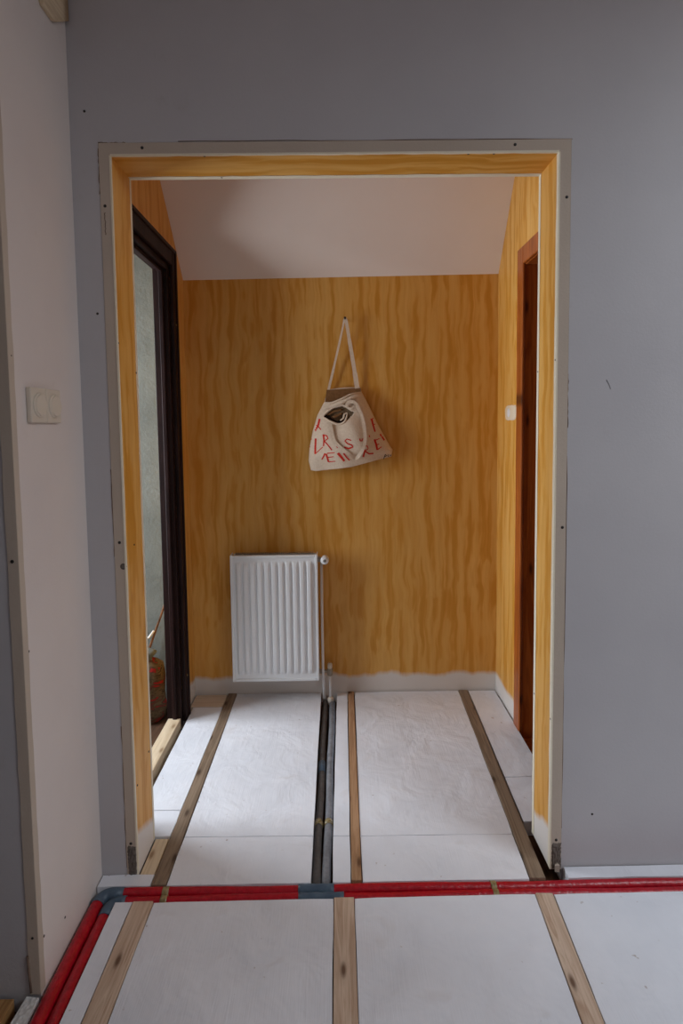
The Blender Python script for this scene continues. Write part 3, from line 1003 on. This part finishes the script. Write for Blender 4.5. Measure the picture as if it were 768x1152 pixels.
# back sheet, higher than the front one
top_back = [(0, 186, 232), (.08, 214, 128), (.5, 350, 112), (.95, 486, 112), (1, 492, 150)]
vsb, fsb = [], []
for j in range(25):
    for i in range(25):
        s, t = i / 24, j / 24
        L, Rr = interp(left_edge, t), interp(right_edge, t)
        Tb, Bb = interp(top_back, s), interp(bot, s)
        X = (1 - t) * (Tb[0]) + t * Bb[0]
        X0, X1 = L[0], Rr[0]
        X = X0 + (X1 - X0) * s if t > .0 else Tb[0]
        Y = (1 - t) * Tb[1] + t * Bb[1]
        if 0 < t:
            tt = min(1, max(0, t))
            # keep within the side edges at this height
            yl = interp([(p[2], p[1]) for p in [(0, 214, 128)] + left_edge], Y)[0]
            yr = interp([(p[2], p[1]) for p in [(0, 486, 112)] + right_edge], Y)[0] if Y < 690 else 738
            X = yl + (yr - yl) * s
        x, z = D(X, Y)
        vsb.append((x, -.012 - .004 * math.sin(PI * s), z))
for j in range(24):
    for i in range(24):
        k = j * 25 + i
        fsb.append((k, k + 25, k + 26, k + 1))
back = MB().add(vsb, fsb, 0, True).build('back_panel', 'canvas', bag)
md = back.modifiers.new('thickness', 'SOLIDIFY'); md.thickness = .0014; md.offset = 0
# brown inside seen above the slumped rim
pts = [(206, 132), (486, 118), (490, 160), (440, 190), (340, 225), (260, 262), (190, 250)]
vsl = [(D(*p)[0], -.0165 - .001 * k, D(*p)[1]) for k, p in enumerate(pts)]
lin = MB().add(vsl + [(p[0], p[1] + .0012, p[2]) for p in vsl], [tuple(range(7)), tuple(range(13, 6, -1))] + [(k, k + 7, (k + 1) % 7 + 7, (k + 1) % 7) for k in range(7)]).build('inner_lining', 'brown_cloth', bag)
# rolled lips
def lip(pts, r, name, mat='canvas', off=.004):
    P = [Vector(surf(X, Y, off)) for X, Y in pts]
    out = []
    for i in range(len(P) - 1):
        p0, p1, p2, p3 = P[max(i - 1, 0)], P[i], P[i + 1], P[min(i + 2, len(P) - 1)]
        for q in range(6):
            f = q / 6
            out.append(.5 * ((2 * p1) + (-p0 + p2) * f + (2 * p0 - 5 * p1 + 4 * p2 - p3) * f * f + (-p0 + 3 * p1 - 3 * p2 + p3) * f ** 3))
    out.append(P[-1])
    n = len(out)
    rr_ = [r * (.45 + .55 * math.sin(PI * min(1, max(0, (i + .5) / n))) ** .5) for i in range(n)]
    return MB().tube(out, rr_, 10).build(name, mat, bag)
lip([(184, 240), (245, 240), (330, 210), (410, 172), (492, 156)], .0045, 'rim_fold', off=.001)
lip([(180, 300), (250, 268), (330, 240), (420, 200), (488, 185)], .010, 'rim_fold', off=.003)
lip([(180, 345), (250, 285), (335, 262), (390, 285)], .0045, 'mouth_fold', off=.002)
lip([(185, 362), (240, 396), (300, 418), (345, 402), (368, 360), (372, 330)], .0045, 'mouth_fold', off=.003)
lip([(374, 326), (350, 338), (340, 370), (316, 388)], .0045, 'mouth_fold', off=.003)
# inside the mouth: pocket, a crescent of painted shade, brown cloth strips
def blob(poly, y, mat, name, th=.004):
    n = len(poly)
    v0 = [(D(*p)[0], y, D(*p)[1]) for p in poly]
    cxm = sum(p[0] for p in v0) / n
    czm = sum(p[2] for p in v0) / n
    v1 = [((p[0] - cxm) * .8 + cxm, y - th, (p[2] - czm) * .8 + czm) for p in v0]
    f = [tuple(range(n - 1, -1, -1)), tuple(range(n, 2 * n))] + [(k, (k + 1) % n, (k + 1) % n + n, k + n) for k in range(n)]
    return MB().add(v0 + v1, f).build(name, mat, bag)
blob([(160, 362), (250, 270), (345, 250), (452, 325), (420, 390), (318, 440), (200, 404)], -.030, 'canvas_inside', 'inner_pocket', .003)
blob([(176, 352), (214, 340), (236, 372), (290, 398), (330, 388), (352, 340), (378, 330), (366, 392), (310, 424), (238, 398)], -.037, 'mouth_shade', 'cloth_and_shade', .004)  # dark crescent shape stands in for shade along the mouth's lower edge
blob([(200, 336), (262, 300), (330, 292), (336, 304), (268, 318), (214, 348)], -.038, 'brown_cloth', 'cloth_and_shade', .005)
blob([(246, 352), (330, 322), (338, 334), (262, 372)], -.039, 'brown_cloth', 'cloth_and_shade', .006)
# straps -----------------------------------------------------------------
def ribbon(pts, w, mat, name, th=.0018):
    """flat strap through (X, Y, local y) drawing points, facing the room"""
    P = [Vector((D(p[0], p[1])[0], p[2], D(p[0], p[1])[1])) for p in pts]
    out = []
    for i in range(len(P) - 1):
        p0, p1, p2, p3 = P[max(i - 1, 0)], P[i], P[i + 1], P[min(i + 2, len(P) - 1)]
        for q in range(8):
            f = q / 8
            out.append(.5 * ((2 * p1) + (-p0 + p2) * f + (2 * p0 - 5 * p1 + 4 * p2 - p3) * f * f + (-p0 + 3 * p1 - 3 * p2 + p3) * f ** 3))
    out.append(P[-1])
    vs, fs = [], []
    n = len(out)
    for i in range(n):
        tg = (out[min(i + 1, n - 1)] - out[max(i - 1, 0)]).normalized()
        side = tg.cross(Vector((0, -1, 0)))
        side = side.normalized() if side.length > .2 else Vector((1, 0, 0))
        nr = side.cross(tg).normalized()
        h = side * (w[i * (len(w) - 1) // max(1, n - 1)] / 2 if isinstance(w, list) else w / 2)
        for a in (-1, 1):
            for b in (-1, 1):
                vs.append(out[i] + h * a + nr * (th / 2 * b))
    for i in range(n - 1):
        k = i * 4
        for a, b in ((0, 1), (1, 3), (3, 2), (2, 0)):
            fs.append((k + a, k + b, k + 4 + b, k + 4 + a))
    fs += [(0, 1, 3, 2), ((n - 1) * 4, (n - 1) * 4 + 2, (n - 1) * 4 + 3, (n - 1) * 4 + 1)]
    return MB().add(vs, fs, 0, False).build(name, mat, bag)
topX = (HXB + .163) / .000574
topY = (1.559 - HZB - .0045) / .000569
ribbon([(222, 130, -.016), (270, -60, -.022), (335, -330, -.034), (topX - 8, topY + 14, -.040), (topX, topY, -.040)], [.012, .010, .009, .010, .016], 'canvas', 'strap')
ribbon([(462, 140, -.016), (438, -20, -.022), (395, -290, -.034), (topX + 8, topY + 14, -.0425), (topX, topY - 1, -.0425)], [.022, .018, .015, .014, .016], 'canvas', 'strap')
def sy(X, Y, off):
    return surf(X, Y, off)[1]
U = [(366, 268, .010), (384, 240, .015), (424, 238, .015), (462, 288, .009), (498, 380, .006), (512, 480, .006), (512, 560, .007), (490, 630, .009), (436, 700, .010), (380, 662, .008), (318, 612, .006), (268, 560, .006), (246, 480, .006), (232, 420, .007)]
ribbon([(a, b, sy(a, b, c)) for a, b, c in U], .0155, 'canvas', 'hanging_strap')
ribbon([(372, 262, sy(372, 262, .010)), (380, 284, sy(380, 284, .012)), (404, 290, sy(404, 290, .014)), (428, 270, sy(428, 270, .014))], .008, 'canvas', 'hanging_strap')
# printed lettering: brush strokes laid on the canvas -------------------
def strokes(segs, mat, name):
    mbq = MB()
    for s in segs:
        w0, w1 = s[-2], s[-1]
        pts = s[:-2]
        n = len(pts) // 2
        P = [(pts[2 * i], pts[2 * i + 1]) for i in range(n)]
        fine = []
        for a, b in zip(P, P[1:]):
            L = max(1, int(math.hypot(b[0] - a[0], b[1] - a[1]) / 10))
            for q in range(L):
                fine.append((a[0] + (b[0] - a[0]) * q / L, a[1] + (b[1] - a[1]) * q / L))
        fine.append(P[-1])
        vs, fs = [], []
        m_ = len(fine)
        for i, p in enumerate(fine):
            a, b = fine[max(i - 1, 0)], fine[min(i + 1, m_ - 1)]
            tx, ty = b[0] - a[0], b[1] - a[1]
            l = math.hypot(tx, ty) or 1
            w = (w0 + (w1 - w0) * i / max(1, m_ - 1)) / 2
            for sgn in (-1, 1):
                vs.append(surf(p[0] - ty / l * w * sgn, p[1] + tx / l * w * sgn, .0019))
        for i in range(m_ - 1):
            fs.append((2 * i, 2 * i + 1, 2 * i + 3, 2 * i + 2))
        mbq.add(vs, fs, 0, True)
    return mbq.build(name, mat, bag)
LETTERS = [
    [(146, 372, 132, 430, 104, 476, 17, 14), (112, 420, 138, 440, 156, 462, 7, 9)], [(82, 520, 74, 545, 7, 6)], [(58, 600, 76, 614, 9, 6)],
    [(572, 376, 584, 430, 598, 484, 16, 13), (562, 384, 590, 372, 9, 6), (580, 428, 604, 420, 8, 6)],
    [(112, 534, 108, 600, 106, 662, 16, 15), (108, 660, 142, 628, 170, 604, 6, 7)],
    [(176, 500, 180, 550, 176, 598, 15, 10), (176, 506, 204, 512, 212, 535, 184, 556, 10, 8), (184, 556, 214, 590, 244, 630, 9, 11)],
    [(266, 562, 280, 586, 292, 612, 15, 12)],
    [(402, 552, 366, 540, 350, 556, 372, 578, 406, 590, 412, 606, 380, 618, 342, 606, 8, 14)],
    [(470, 538, 474, 556, 490, 556, 494, 536, 11, 8)], [(508, 546, 512, 560, 8, 7)], [(548, 512, 552, 528, 8, 7)],
    [(640, 504, 660, 530, 676, 556, 13, 15)],
    [(188, 656, 174, 684, 160, 708, 13, 11)],
    [(196, 660, 206, 694, 214, 728, 15, 15), (204, 656, 268, 650, 9, 6), (210, 690, 258, 684, 8, 6), (214, 728, 272, 722, 9, 7)],
    [(292, 654, 322, 690, 344, 722, 22, 18)], [(338, 656, 360, 688, 386, 716, 13, 11)],
    [(500, 600, 510, 640, 498, 690, 10, 15), (500, 604, 530, 598, 538, 620, 512, 642, 8, 7), (512, 642, 546, 664, 582, 662, 9, 13)],
    [(592, 546, 606, 590, 614, 634, 17, 16), (594, 556, 636, 540, 9, 6), (606, 592, 632, 584, 8, 6), (614, 632, 652, 608, 11, 7)],
]
for L_ in LETTERS:
    strokes(L_, 'red_print', 'red_letter')
for L_ in ([(684, 672, 676, 692, 668, 714, 7, 6), (682, 676, 696, 684, 680, 694, 6, 6)], [(714, 676, 702, 686, 714, 694, 6, 6)], [(720, 684, 734, 678, 728, 690, 6, 6)]):
    strokes(L_, 'grey_print', 'grey_mark')

# ------------------------------------------------------------------ double light switch on the left wall
SY0, SY1, SZ0, SZ1 = -.297, -.151, 1.329, 1.411
sw = thing('light_switch', (WL, (SY0 + SY1) / 2, SZ0), 'cream double light switch on the left wall of the front room', 'switch')
for k in (0, 1):
    yc = (-.0365, .0365)[k]
    fr = MB().box(.0, .0125, yc - .036, yc + .036, 0, .082).build('switch_frame', 'switch_plastic', sw, bevel=.003)
    # round dial seat with a half-moon rocker
    MB().lathe([(.029, .0), (.029, .0150), (.027, .0158)], (.0, yc, .041), 28, 0, 'X').build('dial_ring', 'switch_plastic', fr)
    rk = []
    n = 20
    prof = [(.026 * math.cos(-PI / 2 + PI * i / n), .026 * math.sin(-PI / 2 + PI * i / n)) for i in range(n + 1)]
    prof = [(p[0] - .004, p[1]) for p in prof]
    prof += [(-.020, .014), (-.022, 0), (-.020, -.014)]
    m_ = len(prof)
    vs = [(.0150, yc + p[0], .041 + p[1]) for p in prof] + [(.0190 + .0025 * (p[0] / .026), yc + p[0] * .95, .041 + p[1] * .95) for p in prof]
    fs = [tuple(range(m_ - 1, -1, -1)), tuple(range(m_, 2 * m_))] + [(q, (q + 1) % m_, (q + 1) % m_ + m_, q + m_) for q in range(m_)]
    MB().add(vs, fs).build('rocker', 'switch_plastic', fr)

# filled socket box on the right hall wall
sp = []
rr = random.Random(11)
for i in range(22):
    a = 2 * PI * i / 22
    q = 4.0
    r = 1 / ((abs(math.cos(a)) ** q + abs(math.sin(a)) ** q) ** (1 / q))
    sp.append((.082 * r * math.cos(a) * (1 + rr.uniform(-.05, .05)), .034 * r * math.sin(a) * (1 + rr.uniform(-.06, .06))))
n = len(sp)
vs = [(0, a, b) for a, b in sp] + [(-.0035, a * .94, b * .94) for a, b in sp]
fs = [tuple(range(n)), tuple(range(2 * n - 1, n - 1, -1))] + [(k, k + n, (k + 1) % n + n, (k + 1) % n) for k in range(n)]
o = MB().add(vs, fs).build('filler_patch', 'filler', None, (HR, .953, 1.362))
tag(o, 'whitish filled socket box on the right hall wall beside the pine frame', 'wall patch')
MB().lathe([(.02, .002), (.02, -.0045), (.016, -.005)], (0, .022, 0), 18, 0, 'X').build('box_cover', 'bare_plaster', o)

# ------------------------------------------------------------------ things in the side room
sk = thing('patterned_sack', (-.905, 1.025, ZF), 'red and tan patterned sack standing beyond the dark door frame', 'bag')
prof = [(.055, 0), (.082, .01), (.090, .08), (.084, .16), (.088, .24), (.078, .30), (.052, .325), (.030, .335)]
n = 24
vs, fs = [], []
rr = random.Random(4)
for r, z in prof:
    for k in range(n):
        a = 2 * PI * k / n
        q = r * (1 + .07 * math.sin(5 * a + z * 20) + .03 * math.sin(9 * a - z * 30))
        vs.append((q * math.cos(a), q * math.sin(a) * .8, z))
for i in range(len(prof) - 1):
    for k in range(n):
        k2 = (k + 1) % n
        fs.append((i * n + k, i * n + k2, (i + 1) * n + k2, (i + 1) * n + k))
fs += [tuple(range(n - 1, -1, -1)), tuple(range((len(prof) - 1) * n, len(prof) * n))]
MB().add(vs, fs, 0, True).build('sack_body', 'patterned_sack', sk)
MB().lathe([(.034, .322), (.038, .33), (.030, .336), (.052, .362), (.036, .375)], (0, 0, 0), 16).build('tied_neck', 'grey_render', sk)
st = thing('leaning_stick', (-1.03, 1.115, ZF), 'thin brown stick leaning behind the patterned sack', 'stick')
MB().tube([(0, 0, 0.001), (.08, .016, .22), (.16, .032, .44), (.238, .048, .655)], [.006, .006, .0055, .005], 10).build('stick_shaft', 'stick_wood', st)
MB().tube([(.134, .02, .385), (.112, .010, .355), (.09, .004, .345)], .0055, 8).build('white_grip', 'white_lacquer', st)
sk.scale = (1, 1, .88)
